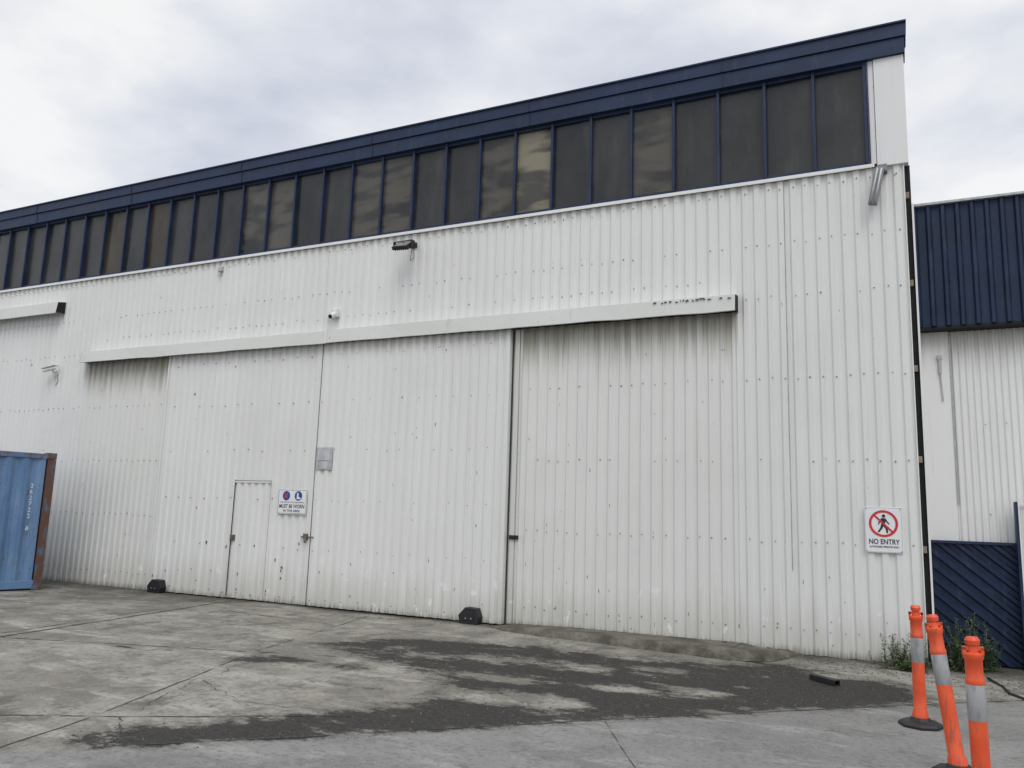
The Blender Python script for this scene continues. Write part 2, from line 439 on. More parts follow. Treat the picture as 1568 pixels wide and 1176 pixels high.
PP=empty("protective_equipment_sign",(-9.42,-.15,1.70))
cx,cz=-9.36,1.70;y=-.146
e=MB();e.box(cx-.315,cx+.315,y,y+.006,cz-.21,cz+.21);e.obj("sign_plate",M_signw,PP,.003)
e=MB()
w,f=.303,.198
for a in [(-w,w,f-.005,f),(-w,w,-f,-f+.005),(-w,-w+.005,-f,f),(w-.005,w,-f,f)]:
    e.box(cx+a[0],cx+a[1],y-.0015,y+.001,cz+a[2],cz+a[3])
e.obj("sign_border",M_signb,PP)
e=MB();disc(e,cx-.13,cz+.100,.0001,.080,y-.003);disc(e,cx+.13,cz+.100,.0001,.080,y-.003);e.obj("mandatory_discs",M_signblue,PP)
e=MB();disc(e,cx-.13,cz+.105,.0001,.035,y-.0045,20);poly(e,[(cx-.165,cz+.06),(cx-.095,cz+.06),(cx-.11,cz+.09),(cx-.15,cz+.09)],y-.0048);e.obj("vest_symbol",M_signr,PP)
e=MB();poly(e,[(cx+.10,cz+.15),(cx+.13,cz+.15),(cx+.135,cz+.085),(cx+.18,cz+.065),(cx+.18,cz+.045),(cx+.095,cz+.045)],y-.0045);e.obj("boot_symbol",M_signw,PP)
text("THIS PROTECTIVE EQUIPMENT",cx,cz-.012,y-.003,.030,M_signb,PP,"sign_text_top",.53,bold=.0)
text("MUST BE WORN",cx,cz-.080,y-.003,.088,M_signb,PP,"sign_text_main",.54,bold=.012)
text("IN THIS AREA",cx,cz-.155,y-.003,.055,M_signb,PP,"sign_text_bottom",.36,bold=.01)

NB=empty("document_holder_plate",(-8.73,-.15,2.43))
e=MB();e.box(-8.91,-8.57,-.15,-.142,2.24,2.62);e.obj("plate",M_grey,NB,.004)
e=MB();e.box(-8.87,-8.62,-.156,-.150,2.40,2.60);e.box(-8.80,-8.66,-.158,-.15,2.26,2.38);e.obj("sheet",simple("faded_sheet",(.5,.51,.51),.5),NB,.002)

FL=empty("flood_light",(-7.4,-.2,6.05))
R=Matrix.Translation((-7.25,-.34,5.93))@Matrix.Rotation(math.radians(-50),4,'X')@Matrix.Rotation(math.radians(8),4,'Y')
e=MB();e.box(-.16,.16,-.03,.03,-.12,.12,R)
for k in range(7): e.box(-.14+k*.043,-.132+k*.043,.028,.055,-.09,.09,R)
e.obj("lamp_body",M_black,FL,.004)
e=MB();e.box(-.13,.13,-.035,-.031,-.09,.09,R);e.obj("lamp_lens",simple("lamp_glass",(.30,.30,.28),.2),FL)
e=MB()
e.cyl((-7.25,-.02,6.04),(-7.25,-.36,5.97),.010);e.box(-7.43,-7.415,-.38,-.32,5.89,6.0);e.box(-7.085,-7.07,-.38,-.32,5.89,6.0);e.box(-7.43,-7.07,-.355,-.34,5.995,6.008)
e.box(-7.31,-7.19,-.05,-.02,5.98,6.07)
e.obj("lamp_bracket",M_black,FL)
e=MB()
pts=[(-7.25,-.04,5.98),(-7.22,-.05,5.80),(-7.30,-.05,5.76),(-7.27,-.045,6.0)]
for a,c in zip(pts,pts[1:]): e.cyl(a,c,.004,seg=6)
e.obj("lamp_cable",M_black,FL)
TL=empty("wall_lamp",(-.1,-.1,6.1))
e=MB();a=Vector((-.085,-.12,6.19));c=Vector((-.19,-.17,5.68))
d=(c-a).normalized();s=Vector((0,1,0)).cross(d).normalized();q=d.cross(s)
M=Matrix((s,q,d)).transposed().to_4x4();M.translation=a
L=(c-a).length
e.box(-.055,.055,-.03,.04,0,L,M);e.obj("lamp_tray",M_lampg,TL,.012)
e=MB();e.cyl(M@Vector((-.024,-.042,.03)),M@Vector((-.024,-.042,L-.03)),.013);e.cyl(M@Vector((.024,-.042,.03)),M@Vector((.024,-.042,L-.03)),.013)
e.obj("lamp_tubes",simple("lamp_tube_glass",(.50,.51,.51),.25),TL,smooth=True)
e=MB();e.cyl((-.04,-.0,6.22),(-.07,-.12,6.20),.016);e.box(-.11,.0,-.12,-.03,6.14,6.235);e.box(-.14,-.0,-.05,-.028,6.12,6.24);e.obj("lamp_bracket",M_lampg,TL,.004)
def cctv(x,z,y,dirx,nm="security_camera"):
    g=empty(nm,(x,y,z))
    e=MB();e.cyl((x,-.02,z-.07),(x,-.05,z-.07),.06,seg=20);e.cyl((x,-.05,z-.07),(x,-.13,z-.03),.018)
    e.obj("mount",M_camw,g,.004)
    R=Matrix.Translation((x,-.17,z))@Matrix.Rotation(dirx,4,'Z')@Matrix.Rotation(math.radians(12),4,'X')@Matrix.Diagonal((1.5,1.4,1.5,1))
    e=MB();e.cyl(R@Vector((0,.1,0)),R@Vector((0,-.12,0)),.036,seg=20);e.box(-.042,.042,-.15,.1,.03,.04,R);e.obj("camera_body",M_camw,g,.003)
    e=MB();e.cyl(R@Vector((0,-.119,0)),R@Vector((0,-.124,0)),.03,seg=20);e.obj("camera_lens",M_black,g)
    e=MB();e.cyl((x+.05,-.035,z-.1),(x+.08,-.035,z-.25),.006,seg=6);e.cyl((x+.08,-.035,z-.25),(x+.02,-.035,z-.33),.006,seg=6);e.obj("camera_cable",M_screw,g)
cctv(-16.1,4.33,-.17,math.radians(-75))
g=empty("motion_sensor",(-8.8,-.1,4.9))
e=MB();e.box(-8.93,-8.70,-.09,-.02,4.90,5.04);e.cyl((-8.80,-.08,4.94),(-8.80,-.17,4.89),.055,.045,seg=16);e.obj("sensor_body",M_camw,g,.006)
e=MB();e.cyl((-8.80,-.17,4.89),(-8.80,-.18,4.885),.036,seg=16);e.obj("sensor_lens",M_black,g)
g=empty("junction_box",(-11.6,-.05,6.1))
e=MB();e.box(-11.65,-11.55,-.09,-.02,6.02,6.11);e.cyl((-11.60,-.05,6.02),(-11.60,-.05,5.93),.014,seg=8);e.obj("box_body",M_grey,g,.006)

# ================================================================== NEIGHBOUR BUILDING
NBG=empty("neighbour_building",(4,1,0))
e=MB();e.box(.30,9,.62,18,0,5.6);e.obj("building_core",M_dark,NBG)
corr(.27,9,4.14,5.76,.34,pitch=.165,depth=.035,mat=M_navy2,name="parapet_cladding",parent=NBG,wide=.15,rp=.13)
e=MB();e.box(.26,9,.28,.66,5.75,5.785);e.obj("parapet_cap",M_galv,NBG,.004)
e=MB();e.box(.27,9,.33,.62,4.10,4.138);e.obj("parapet_soffit",M_dark,NBG)
corr(.62,9,1.44,4.14,.55,pitch=.076,depth=.018,mat=M_nbwall,name="corrugated_wall",parent=NBG,wide=.4,rp=.2)
e=MB();e.box(.29,.615,.50,.58,1.44,4.1);e.obj("corner_flashing",M_nbwall,NBG,.004)
e=MB();e.box(.615,.63,.49,.53,1.9,3.9);e.obj("flashing_edge",M_galv,NBG)
e=MB();e.cyl((.50,.485,3.75),(.50,.485,3.55),.02,seg=10);e.cyl((.50,.485,3.55),(.52,.485,3.2),.008,seg=8);e.box(.47,.53,.47,.50,3.74,3.79);e.obj("conduit",M_galv,NBG)
e=MB();e.box(.262,.285,.02,.5,.0,5.7);e.obj("end_flashing",M_white,NBG)
sc=MB();screws(sc,.7,3,[1.8,2.9],.55,pitch=.076,depth=.018,wide=.4,every=3);sc.obj("cladding_screws",M_screw,NBG)
GT=empty("ribbed_gate",(3,.5,0))
bm=bmesh.new()
prof=[(0,0),(.045,0),(.06,.03),(.10,.03),(.115,0)]
pit=.125;xs=[]
for k in range(-60,90):
    for a,h in prof[:-1]: xs.append((k*pit+a*1.08,h))
rowA=[bm.verts.new((x_,-h,-8)) for x_,h in xs];rowB=[bm.verts.new((x_,-h,8)) for x_,h in xs]
for i in range(len(xs)-1): bm.faces.new((rowA[i],rowA[i+1],rowB[i+1],rowB[i]))
bmesh.ops.transform(bm,matrix=Matrix.Rotation(math.radians(-50),4,'Y'),verts=bm.verts)
for co,no in (((.30,0,0),(-1,0,0)),((5,0,0),(1,0,0)),((0,0,.02),(0,0,-1)),((0,0,1.42),(0,0,1))):
    bmesh.ops.bisect_plane(bm,geom=bm.verts[:]+bm.edges[:]+bm.faces[:],plane_co=co,plane_no=no,clear_outer=True)
bmesh.ops.translate(bm,vec=(0,.46,0),verts=bm.verts)
me=bpy.data.meshes.new("gate_sheet");bm.to_mesh(me);bm.free();me.materials.append(M_navy2)
o=bpy.data.objects.new("gate_sheet",me);COL.objects.link(o);o.parent=GT;o.matrix_parent_inverse=Matrix.Translation((-3,-.5,0))
e=MB();e.box(.29,5,.41,.50,1.42,1.455);e.obj("gate_top_rail",M_navy,GT,.004)
DF=empty("door_frame_post",(1.3,.3,0))
e=MB();e.box(1.20,1.23,.30,.44,0,1.94);e.obj("post",M_navy,DF,.004)
e=MB();e.box(1.23,1.245,.29,.40,0,1.92);e.box(1.23,2.2,.31,.40,1.90,1.93);e.obj("frame_edge",M_white,DF)
e=MB();e.box(1.247,2.2,.34,.38,0.02,1.88);e.obj("door_leaf",M_rail,DF)

# ================================================================== CONTAINER
t=NT("container_blue");xyz=t.sep()
n1=t.noise(1,(2,2,.8),5,.65);n2=t.noise(1,(7,7,5),5,.7)
c=t.mix(t.ramp(n1,.3,.7),(.085,.175,.33),(.15,.26,.43));c=t.mix(t.ramp(n2,.58,.67,0,.85),c,(.15,.085,.055))
c=t.mix(t.ramp(t.noise(1,(20,20,1.5),3),.52,.78,0,.5),c,(.25,.31,.37))
c=t.mix(t.ramp(t.math('ADD',xyz[2],t.math('MULTIPLY',n2,.5)),2.56,2.72,0,.8),c,(.13,.075,.05))
M_cont=t.fin(c,.55,0,n2,.2,.01)
t=NT("container_rusty_blue");n2=t.noise(1,(9,9,4),5,.7)
c=t.mix(t.ramp(n2,.34,.52),(.09,.14,.22),(.115,.058,.038));M_contr=t.fin(c,.8,0,n2,.5,.01)
CT=empty("shipping_container",(-14.05,-1.22,0))
ang=math.radians(-13)
m=MB();Lc=6.06;Wc=2.44;H=2.45
pts=[];yv=.17
pp=.28
while yv<Lc-.17:
    for a,h in((0,0),(.07,0),(.14,1),(.21,1)):
        if yv+a<Lc-.17: pts.append((yv+a,h))
    yv+=pp
for side in (0,1):
    n=len(m.v)
    for z in(.16,H-.1):
        for a,h in pts:
            xx=-.035*h-.012 if side==0 else -Wc+.035*h+.012
            m.v.append((xx,-a,z))
    k=len(pts)
    for i in range(k-1): m.f.append((n+i,n+i+1,n+k+i+1,n+k+i))
pts2=[];xv=.16
while xv<Wc-.16:
    for a,h in((0,0),(.07,0),(.14,1),(.21,1)):
        if xv+a<Wc-.15: pts2.append((xv+a,h))
    xv+=pp
for yend in(0,1):
    n=len(m.v)
    for z in(.16,H-.1):
        for a,h in pts2:
            yy=-.035*h-.012 if yend==0 else -Lc+.035*h+.012
            m.v.append((-a,yy,z))
    k=len(pts2)
    for i in range(k-1): m.f.append((n+i,n+i+1,n+k+i+1,n+k+i))
m.box(-Wc+.05,-.05,-Lc+.05,-.05,H-.06,H-.03)
def place(o):
    o.parent=CT;o.matrix_parent_inverse=Matrix.Identity(4)
o=m.obj("corrugated_panels",M_cont);place(o)
m=MB()
for yy in(0,-Lc+.14):
    for xx in(-.14,-Wc): m.box(xx,xx+.14,yy-.14,yy,.12,H-.12)
o=m.obj("corner_posts",M_contr);place(o)
m=MB()
for yy in(.005,-Lc+.165):
    for xx in(-.16,-Wc-.005):
        for z in(0,H-.115): m.box(xx,xx+.165,yy-.17,yy,z,z+.118)
o=m.obj("corner_castings",M_contr,bevel=.012);place(o)
m=MB()
for xx in(-.06,-Wc):
    m.box(xx,xx+.06,-Lc+.14,-.14,H-.11,H-.02);m.box(xx,xx+.06,-Lc+.14,-.14,.03,.17)
for yy in(0,-Lc+.06):
    m.box(-Wc+.14,-.14,yy-.06,yy,H-.11,H-.02);m.box(-Wc+.14,-.14,yy-.06,yy,.03,.17)
o=m.obj("frame_rails",M_cont,bevel=.006);place(o)
for k,chh in enumerate("262722 8"):
    if chh==" ":continue
    MM=Matrix.Translation((.004,-.36,1.84-k*.108))@Matrix.Rotation(math.pi/2,4,'Z')
    o=text(chh,0,0,0,.115,M_faded,None,"serial_digit",M=MM,bold=.01);place(o)
CT.rotation_euler=(0,0,ang)

# ================================================================== GROUND
def frange(a,b,s):
    r=[];x=a
    while x<b-1e-6: r.append(x);x+=s
    return r+[b]
xs=[-600,-200,-80,-40,-25]+frange(-18,4,.075)+[8,14,30,80,200,600]
ys=[-600,-200,-60,-25,-14]+frange(-9.5,.7,.075)+[3,10,30,80,200,600]
POLY=[(-6.35,-2.9),(-5.9,-2.2),(-5.0,-1.75),(-4.1,-1.55),(-3.0,-1.7),(-1.9,-1.35),(-.9,-1.15),(-.1,-1.5),(.15,-2.2),(-1.0,-3.2),(-1.55,-3.7),(-2.4,-4.62),(-3.1,-5.35),(-3.75,-5.95),(-4.85,-7.12),(-5.15,-6.9),(-4.45,-5.9),(-4.05,-5.35),(-3.65,-4.9),(-3.75,-4.3),(-4.3,-3.7),(-5.2,-3.35)]
def sd(px_,py_,P):
    d=1e9;ins=False;n=len(P)
    for i in range(n):
        x1,y1=P[i];x2,y2=P[(i+1)%n]
        ex,ey=x2-x1,y2-y1;wx,wy=px_-x1,py_-y1
        t_=max(0,min(1,(wx*ex+wy*ey)/(ex*ex+ey*ey)))
        dx,dy=wx-ex*t_,wy-ey*t_;d=min(d,dx*dx+dy*dy)
        if (y1>py_)!=(y2>py_) and px_<(x2-x1)*(py_-y1)/(y2-y1)+x1: ins=not ins
    d=math.sqrt(d);return d if ins else -d
BL=[(-5.98,-3.95,.40,.24,.75),(-6.35,-4.2,.25,.15,.7),(-7.9,-4.4,.22,.07,.9),(-8.3,-2.2,.9,.3,.25),(-5.2,-3.9,.3,.15,.6),(-4.6,-4.6,.35,.12,.5),(-6.9,-5.2,.3,.12,.35),(-1.4,-1.0,.5,.4,.4),
    (-2.2,-3.9,.7,.4,.40),(-1.2,-2.7,.7,.5,.40),(-.6,-1.9,.5,.4,.5),(-3.2,-4.9,.5,.25,.4),(-5.3,-2.2,.6,.22,.4),(-3.4,-3.05,.5,.15,.3),(-5.0,-4.9,.5,.12,.4),(-7.4,-3.2,.5,.12,.35),
    (-4.2,-6.15,.30,.22,.35),(-4.7,-6.75,.25,.2,.25),(-3.5,-5.45,.3,.2,.35)]
ISL=[(-3.3,-4.35,.42,.22,-.85),(-2.75,-4.15,.3,.25,-.8),(-1.80,-3.05,.30,.22,-.8),(-2.45,-3.35,.28,.16,-.7),(-1.45,-2.55,.15,.12,-.6),(-4.9,-2.9,.35,.15,-.4),(-4.1,-2.6,.4,.22,-.45),(-3.2,-2.5,.45,.2,-.4),(-3.7,-3.5,.45,.18,-.55),(-2.4,-2.2,.35,.14,-.4),(-5.4,-2.5,.2,.2,-.3),(-.75,-1.35,.3,.15,-.6)]
V=[];C=[]
for yv in ys:
    for xv in xs:
        near=-18<=xv<=4 and -9.5<=yv<=.7
        z=0;r=0;g_=0;bl=0
        s_=((xv+4.8)*.688-(yv+7.05)*.725)
        g_=1 if s_>0 else 0
        if near:
            p=Vector((xv,yv,0))
            z=noise.noise(p*.35)*.012+noise.noise(p*1.5)*.005
            edge=min(1,(4-xv)/2,(xv+18)/2,(yv+9.5)/2) 
            z*=max(0,edge)
            r=min(.70,.5+sd(xv,yv,POLY)/.7) if -7.5<xv<1 and -8<yv<-.5 else 0
            r=max(0,min(1,r))
            for (a,b_,rx,ry,am) in BL+ISL:
                q=((xv-a)/rx)**2+((yv-b_)/ry)**2
                if q<6: r+=am*math.exp(-q)
            r=max(0,min(1,r))
            if s_>.04: r*=math.exp(-(s_-.04)/.12)
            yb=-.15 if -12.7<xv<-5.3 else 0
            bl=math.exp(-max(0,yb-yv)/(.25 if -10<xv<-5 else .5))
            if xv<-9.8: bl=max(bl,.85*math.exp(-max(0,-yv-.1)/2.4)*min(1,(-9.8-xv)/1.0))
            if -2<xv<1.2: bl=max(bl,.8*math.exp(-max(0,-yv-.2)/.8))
        V.append((xv,yv,z));C.append((r,g_,bl,1))
nx=len(xs);F=[(j*nx+i,j*nx+i+1,(j+1)*nx+i+1,(j+1)*nx+i) for j in range(len(ys)-1) for i in range(nx-1)]
me=bpy.data.meshes.new("ground");me.from_pydata(V,[],F)
ca=me.color_attributes.new("wear","FLOAT_COLOR","POINT")
ca.data.foreach_set("color",[c_ for cc in C for c_ in cc])
for p_ in me.polygons:p_.use_smooth=True
t=NT("yard_concrete")
at=t.n.new("ShaderNodeAttribute");at.attribute_name="wear"
sp=t.n.new("ShaderNodeSeparateColor");t.lk(at.outputs["Color"],sp.inputs[0])
big=t.noise(.5,detail=4,rough=.6);med=t.noise(2.2,detail=7,rough=.72);fin=t.noise(20,detail=4,rough=.7);grit=t.noise(80,detail=2,rough=.6)
streaky=t.noise(1,(.9,2.6,1),6,.72,off=(4,4,0))
old=t.mix(t.ramp(big,.36,.62),(.21,.195,.163),(.325,.307,.262))
old=t.mix(t.ramp(med,.44,.60,0,.7),old,(.155,.145,.124))
old=t.mix(t.ramp(streaky,.53,.61,0,.65),old,(.41,.395,.345))
old=t.mix(t.ramp(t.noise(1,(2.2,1.1,1),6,.76,off=(9,1,0)),.54,.63,0,.7),old,(.09,.085,.072))
new=t.mix(t.ramp(big,.3,.7),(.20,.197,.187),(.275,.27,.256))
brush=t.noise(1,(3,30,1),4,.6)
new=t.mix(t.ramp(brush,.45,.75,0,.35),new,(.17,.167,.158))
new=t.mix(t.ramp(med,.48,.62,0,.5),new,(.14,.136,.126))
new=t.mix(t.ramp(streaky,.54,.64,0,.5),new,(.36,.355,.335))
s2=t.mix(sp.outputs[1],old,new)
s2=t.mix(t.ramp(fin,.47,.70,0,.6),s2,(.115,.108,.094))
s2=t.mix(t.ramp(grit,.58,.70,0,.5),s2,(.45,.44,.40))
pn=t.noise(1,(2.8,4.6,1),9,.80,off=(1,2,0))
v=t.math('ADD',sp.outputs[0],t.math('MULTIPLY',t.math('SUBTRACT',pn,.5),2.5))
v=t.math('ADD',v,t.math('MULTIPLY',t.math('SUBTRACT',fin,.5),.5))
msk=t.ramp(v,.44,.60)
halo=t.ramp(v,.05,.52,0,.55)
s2=t.mix(halo,s2,(.10,.094,.08))
dk=t.mix(t.ramp(fin,.35,.7),(.014,.013,.012),(.045,.042,.036));dk=t.mix(t.ramp(grit,.58,.68,0,.5),dk,(.13,.12,.10))
s2=t.mix(t.math('MULTIPLY',msk,.95),s2,dk)
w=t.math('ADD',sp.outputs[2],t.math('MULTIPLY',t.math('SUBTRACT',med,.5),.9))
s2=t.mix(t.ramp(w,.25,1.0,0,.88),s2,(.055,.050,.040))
hgt=t.math('ADD',t.math('MULTIPLY',fin,.6),t.math('MULTIPLY',grit,.4))
M_gr=t.fin(s2,t.ramp(msk,0,1,.88,.72),0,hgt,.8,.014,.25)
me.materials.append(M_gr)
o=bpy.data.objects.new("ground",me);COL.objects.link(o)

M_joint=simple("joint_dirt",(.060,.056,.046),.95,var=.5,scale=30)
def gz(x_,y_):
    p=Vector((x_,y_,0));e_=max(0,min(1,(4-x_)/2,(x_+18)/2,(y_+9.5)/2));return (noise.noise(p*.35)*.012+noise.noise(p*1.5)*.005)*e_
jm=MB()
def ribbon(P,w,wig,step=.04,gap=.0):
    for (a,b_) in zip(P,P[1:]):
        a=Vector(a);b_=Vector(b_);L_=(b_-a).length;n=max(2,int(L_/step));d=(b_-a)/L_;p=Vector((-d[1],d[0]));prev=None
        for i in range(n+1):
            c_=a+d*L_*i/n
            fade=min(1,i/3+.001,(n-i)/3+.001) if wig>.03 else 1
            o_=(noise.noise(Vector((c_[0]*2.1,c_[1]*2.1,3)))*wig+noise.noise(Vector((c_[0]*9,c_[1]*9,1)))*wig*.6)*fade
            ww=w*max(.08,(1+1.6*noise.noise(Vector((c_[0]*6,c_[1]*6,8)))))
            q=c_+p*o_;l=q+p*ww/2;r_=q-p*ww/2
            cur=((l[0],l[1],gz(*l)+.004),(r_[0],r_[1],gz(*r_)+.004))
            if prev and noise.noise(Vector((c_[0]*1.3,c_[1]*1.3,20)))>gap-.35: jm.quad(prev[0],prev[1],cur[1],cur[0])
            prev=cur
ribbon([(-10.35,-.35),(-9.95,-2.7),(-9.55,-4.9),(-9.2,-8)],.040,.014,gap=-.4)
ribbon([(-10.6,-.35),(-10.15,-2.7),(-9.78,-4.9)],.016,.025)
ribbon([(-12.5,-5.9),(-9.6,-4.8),(-5.9,-3.55),(-4.4,-3.0)],.014,.01)
ribbon([(-7.6,-7.8),(-5.37,-6.5),(-3.9,-5.45)],.014,.01)
ribbon([(-7.45,-.4),(-6.6,-3.8),(-5.55,-6.55),(-5.2,-8)],.011,.01)
ribbon([(-10.3,-1.3),(-7.4,-1.5),(-5.4,-1.3)],.011,.01)
ribbon([(-4.85,-7.08),(-2.4,-4.72),(.02,-2.42),(1.5,-1.1)],.016,.014)
ribbon([(-2.2,-4.6),(-1.0,-6.8)],.006,.008)
ribbon([(-5.37,-6.5),(-5.05,-6.75),(-4.8,-7.1)],.012,.07)
ribbon([(-5.9,-5.2),(-5.0,-5.6),(-4.3,-5.5)],.006,.07)
ribbon([(-6.9,-3.4),(-6.2,-4.3),(-6.0,-5.2),(-5.4,-6.3)],.006,.09)
jm.obj("ground_joints",M_joint)

t=NT("kerb_concrete");n1=t.noise(3,detail=6,rough=.7);n2=t.noise(20,detail=4)
c=t.mix(t.ramp(n1,.35,.65),(.060,.055,.040),(.16,.147,.115));c=t.mix(t.ramp(n2,.5,.7,0,.5),c,(.055,.05,.04))
M_kerb=t.fin(c,.9,0,n2,.6,.015)
m=MB();Pf=[(-5.42,-.22,.012),(-5.1,-.52,.05),(-4.3,-.66,.085),(-3.3,-.78,.095),(-2.5,-.88,.10),(-1.95,-.95,.105),(-1.62,-.86,.10),(-1.45,-.60,.085),(-1.36,-.25,.05),(-1.33,.02,.03)]
def interp(P,s):
    k=s*(len(P)-1);i=min(int(k),len(P)-2);f_=k-i;return [P[i][j]*(1-f_)+P[i+1][j]*f_ for j in range(3)]
n=110;rows_=[]
for i in range(n+1):
    x_,y_,h_=interp(Pf,i/n);j_=noise.noise(Vector((x_*3,y_*3,0)))*.05+noise.noise(Vector((x_*11,y_*11,0)))*.02
    cx_=min(-1.9,max(-5.2,x_+(0 if x_<-1.9 else -.3)));r_=[]
    d=Vector((x_-cx_,y_-.05));d.normalize()
    for off,hh in((.075,-.03),(.06,.35),(.025,.85),(-.03,1.0),(-.12,.97)):
        r_.append((x_+d[0]*(off+j_),y_+d[1]*(off+j_),h_*hh+noise.noise(Vector((x_*6,off*20,2)))*.016))
    r_.append((cx_,.03,h_*.55+.01));rows_.append(r_)
for r_ in rows_: m.v+=r_
for i in range(n):
    for k in range(5):
        a=i*6+k;m.f.append((a,a+1,a+7,a+6))
m.obj("concrete_kerb",M_kerb,smooth=True)

m=MB()
def pebble(x_,y_,r_):
    z_=gz(x_,y_);n=len(m.v)
    R_=[(random.uniform(.6,1)*r_,2*math.pi*k/5+random.uniform(-.3,.3)) for k in range(5)]
    for q,a in R_: m.v.append((x_+q*math.cos(a),y_+q*math.sin(a),z_-.001))
    for q,a in R_: m.v.append((x_+q*.6*math.cos(a),y_+q*.6*math.sin(a),z_+r_*.6))
    for k in range(5):
        j=(k+1)%5;m.f.append((n+k,n+j,n+5+j,n+5+k))
    m.f.append(tuple(n+5+k for k in range(5)))
for i in range(2200):
    x_=random.uniform(-6.2,.3);y_=random.uniform(-7,-1)
    if sd(x_,y_,POLY)>-.15: pebble(x_,y_,random.uniform(.004,.012))
for i in range(900):
    x_=random.uniform(-15,1.2);pebble(x_,-random.expovariate(5)-(.12 if x_<-5.3 else .05),random.uniform(.004,.014))
for i in range(900):
    x_=random.uniform(-1.4,1.4);pebble(x_,random.gauss(-.7,.5),random.uniform(.004,.014))
for i in range(200):
    pebble(random.uniform(-12,1),random.uniform(-7,-.3),random.uniform(.003,.009))
m.obj("gravel",simple("gravel_stone",(.12,.11,.095),.9,var=.6,scale=25))
g=empty("rubber_offcut",(-.8,-1.75,.03))
m=MB();Rm=Matrix.Translation((-.80,-1.78,.0))@Matrix.Rotation(math.radians(-40),4,'Z')
m.box(-.17,.17,-.04,-.028,.0,.05,Rm);m.box(-.17,.17,-.04,.04,.042,.054,Rm);m.box(-.15,.17,.03,.042,.0,.052,Rm);m.obj("offcut_body",M_black,g,.004)
g=empty("ground_cable",(1,-1.2,0))
m=MB();P=[(.75,-.55,.02),(.85,-.95,.012),(.88,-1.35,.012),(1.05,-1.7,.012),(1.4,-1.9,.012)]
for a,c_ in zip(P,P[1:]): m.cyl(a,c_,.012,seg=8)
m.obj("cable_run",M_black,g,smooth=True)

# ================================================================== WEEDS
t=NT("weed_leaf");n1=t.noise(14,detail=3)
c=t.mix(t.ramp(n1,.35,.65),(.035,.065,.02),(.095,.135,.045));M_leaf=t.fin(c,.6)
M_stem=simple("weed_stem",(.10,.11,.05),.7)
def weed(cx,cy,rx,ry,h,nst,nm="weed_plant"):
    g=empty(nm,(cx,cy,0));L_=MB();St=MB()
    for s_ in range(nst):
        bx=cx+random.gauss(0,rx*.35);by=cy+random.gauss(0,ry*.35);hh=h*random.uniform(.3,1)
        lean=Vector((random.gauss(0,.5)*rx/.3*.5,random.gauss(-.1,.25),1)).normalized()
        p=Vector((bx,by,0));k=int(5+hh*22);q=p.copy()
        for i in range(k):
            d=(lean+Vector((random.gauss(0,.22),random.gauss(0,.22),0))).normalized()*hh/k
            St.cyl(q,q+d,.0025,.002,5,False);q=q+d
            for _ in range(3):
                a=random.uniform(0,6.28);ln=random.uniform(.018,.055)*(1.2-.5*i/k);el=random.uniform(-.3,.7)
                dv=Vector((math.cos(a)*math.cos(el),math.sin(a)*math.cos(el),math.sin(el)))
                sv=dv.cross(Vector((0,0,1))).normalized()*ln*.28+Vector((0,0,random.uniform(-.3,.3)*ln*.3))
                o_=q+dv*.006
                L_.quad(tuple(o_),tuple(o_+dv*ln*.5+sv),tuple(o_+dv*ln),tuple(o_+dv*ln*.5-sv))
    L_.obj("leaves",M_leaf,g);St.obj("stems",M_stem,g)
weed(-.06,-.18,.40,.16,.40,34)
weed(-.0,-.42,.36,.2,.16,34)
weed(.60,-.1,.30,.2,.66,44)
weed(.78,.1,.28,.15,.42,26)
weed(.40,.2,.15,.15,.32,12)
weed(-1.5,-.1,.2,.05,.06,8)

# ================================================================== DELINEATOR POSTS
t=NT("orange_plastic");n1=t.noise(9,detail=4);n2=t.noise(1,(30,30,6),3)
c=t.mix(t.ramp(n1,.3,.7),(.70,.075,.02),(.80,.115,.035));c=t.mix(t.ramp(n2,.52,.70,0,.65),c,(.34,.09,.055))
M_or=t.fin(c,.42,0,n1,.05,.004)
t=NT("reflective_band");n1=t.noise(1,(25,25,8),4)
c=t.mix(t.ramp(n1,.4,.75),(.34,.345,.35),(.20,.195,.185));M_band=t.fin(c,.4)
def smooth_angle(o):
    for p in o.data.polygons:p.use_smooth=True
    mod=o.modifiers.new("es","EDGE_SPLIT");mod.split_angle=math.radians(35)
def bollard(x_,y_,H_,lean=(0,0),rot=0):
    g=empty("traffic_delineator_post",(x_,y_,0))
    up=Vector((lean[0],lean[1],1)).normalized();M_=Vector((0,0,1)).rotation_difference(up).to_matrix()@Matrix.Rotation(rot,3,'Z')
    m=MB();k=H_
    m.lathe((x_,y_,0),[(.060,.03),(.060,.10),(.050,.12),(.048,k*.30),(.048,k-.455)],24,M_)
    m.lathe((x_,y_,0),[(.048,k-.265),(.051,k-.255),(.051,k-.235),(.046,k-.225),(.046,k-.13),(.053,k-.12),(.053,k-.095),(.030,k-.085),(.026,k-.05),(.036,k-.045),(.040,k-.02),(.030,k-.002),(.01,k)],24,M_)
    M4=M_.to_4x4();M4.translation=(x_,y_,0)
    m.box(-.055,.055,-.014,.014,k-.075,k-.055,M4);m.box(-.055,-.038,-.014,.014,k-.10,k-.06,M4);m.box(.038,.055,-.014,.014,k-.10,k-.06,M4)
    smooth_angle(m.obj("post",M_or,g))
    m=MB();m.lathe((x_,y_,0),[(.047,k-.46),(.0495,k-.455),(.0495,k-.265),(.047,k-.26)],24,M_);smooth_angle(m.obj("reflective_band",M_band,g))
    m=MB();m.lathe((x_,y_,0),[(.17,.0),(.17,.02),(.15,.036),(.085,.046),(.07,.07),(.0,.07)],8);m.obj("rubber_base",M_black,g,.004)
bollard(.06,-3.27,.96,(0,0))
bollard(.265,-4.62,1.02,(-.115,.07),.5)
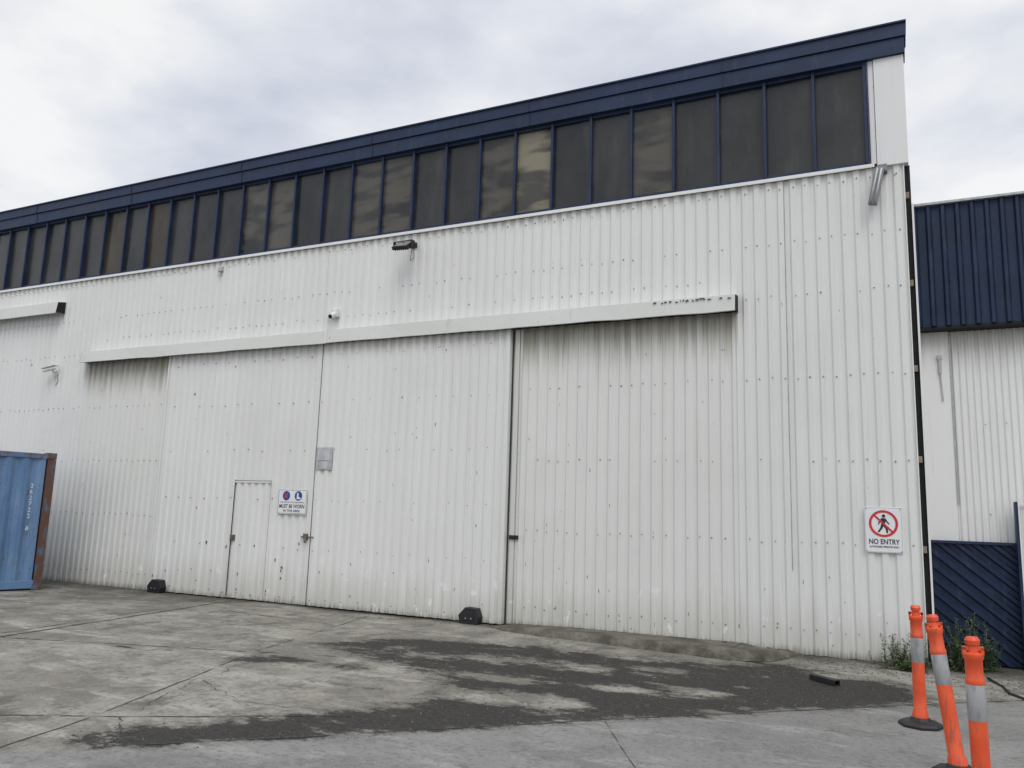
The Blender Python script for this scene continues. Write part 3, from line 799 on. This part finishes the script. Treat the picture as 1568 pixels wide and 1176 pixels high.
bollard(.34,-5.50,.99,(-.012,0),.2)

# ================================================================== CAMERA
Xc=Vector((2574,118,1232)).normalized();Zc=Vector((242,7588,-1232)).normalized();Yc=Zc.cross(Xc);Zc=Xc.cross(Yc)
cd=bpy.data.cameras.new("camera");cam=bpy.data.objects.new("camera",cd);COL.objects.link(cam)
Mx=Matrix((Xc,Yc,Zc)).to_4x4();Mx.translation=(0,-11,1.6);cam.matrix_world=Mx
cd.sensor_width=36;cd.lens=28.29;cd.clip_end=3000;cd.clip_start=.05
S.camera=cam

# ================================================================== LIGHT
SE=math.radians(52)
sd_=bpy.data.lights.new("front_fill_sun","SUN");sd_.energy=1.15;sd_.angle=math.radians(35);sd_.color=(1,.975,.935)  # lamp kept in front to light the wall; cloud glow lies behind the building
so=bpy.data.objects.new("front_fill_sun",sd_);COL.objects.link(so)
dirv=Vector((.55*math.cos(SE),-.835*math.cos(SE),math.sin(SE))).normalized()
so.rotation_euler=dirv.to_track_quat('Z','Y').to_euler()
W=bpy.data.worlds.new("World");S.world=W;W.use_nodes=True;nt=W.node_tree;N=nt.nodes;N.clear();lk=nt.links.new
out=N.new("ShaderNodeOutputWorld")
sky=N.new("ShaderNodeTexSky");sky.sky_type='NISHITA';sky.sun_disc=False;sky.sun_elevation=SE;sky.sun_rotation=math.atan2(dirv.x,dirv.y)
b1=N.new("ShaderNodeBackground");b1.inputs[1].default_value=.1;lk(sky.outputs[0],b1.inputs[0])
tc=N.new("ShaderNodeTexCoord");mp=N.new("ShaderNodeMapping");mp.inputs["Scale"].default_value=(2.0,2.0,4.2);mp.inputs["Rotation"].default_value=(.12,.1,.4);mp.inputs["Location"].default_value=(.3,.8,.2)
lk(tc.outputs["Generated"],mp.inputs[0])
nz=N.new("ShaderNodeTexNoise");nz.inputs["Scale"].default_value=1.7;nz.inputs["Detail"].default_value=6;nz.inputs["Roughness"].default_value=.5;nz.inputs["Distortion"].default_value=.12;lk(mp.outputs[0],nz.inputs[0])
cr=N.new("ShaderNodeValToRGB");cr.color_ramp.elements[0].position=.34;cr.color_ramp.elements[0].color=(.56,.60,.71,1)
cr.color_ramp.elements[1].position=.66;cr.color_ramp.elements[1].color=(.97,.97,.97,1)
k=cr.color_ramp.elements.new(.50);k.color=(.75,.78,.85,1)
vm=N.new("ShaderNodeVectorMath");vm.operation='DOT_PRODUCT';vm.inputs[1].default_value=Vector((.07,.876,.474)).normalized();lk(tc.outputs["Generated"],vm.inputs[0])
gl=N.new("ShaderNodeMapRange");gl.interpolation_type='SMOOTHSTEP';gl.inputs[1].default_value=.80;gl.inputs[2].default_value=1.0;gl.inputs[3].default_value=0;gl.inputs[4].default_value=.09;lk(vm.outputs["Value"],gl.inputs[0])
ad=N.new("ShaderNodeMath");ad.operation='ADD';lk(nz.outputs[0],ad.inputs[0]);lk(gl.outputs[0],ad.inputs[1]);lk(ad.outputs[0],cr.inputs[0])
sx=N.new("ShaderNodeSeparateXYZ");lk(tc.outputs["Generated"],sx.inputs[0])
mr=N.new("ShaderNodeMapRange");mr.interpolation_type='SMOOTHSTEP';mr.inputs[1].default_value=.55;mr.inputs[2].default_value=1.0;mr.inputs[3].default_value=1.0;mr.inputs[4].default_value=1.9;lk(sx.outputs[2],mr.inputs[0])
b2=N.new("ShaderNodeBackground");lk(cr.outputs[0],b2.inputs[0]);lk(mr.outputs[0],b2.inputs[1])
ms=N.new("ShaderNodeMixShader");ms.inputs[0].default_value=.93;lk(b1.outputs[0],ms.inputs[1]);lk(b2.outputs[0],ms.inputs[2]);lk(ms.outputs[0],out.inputs[0])
S.view_settings.view_transform='Standard';S.view_settings.look='None';S.view_settings.exposure=0
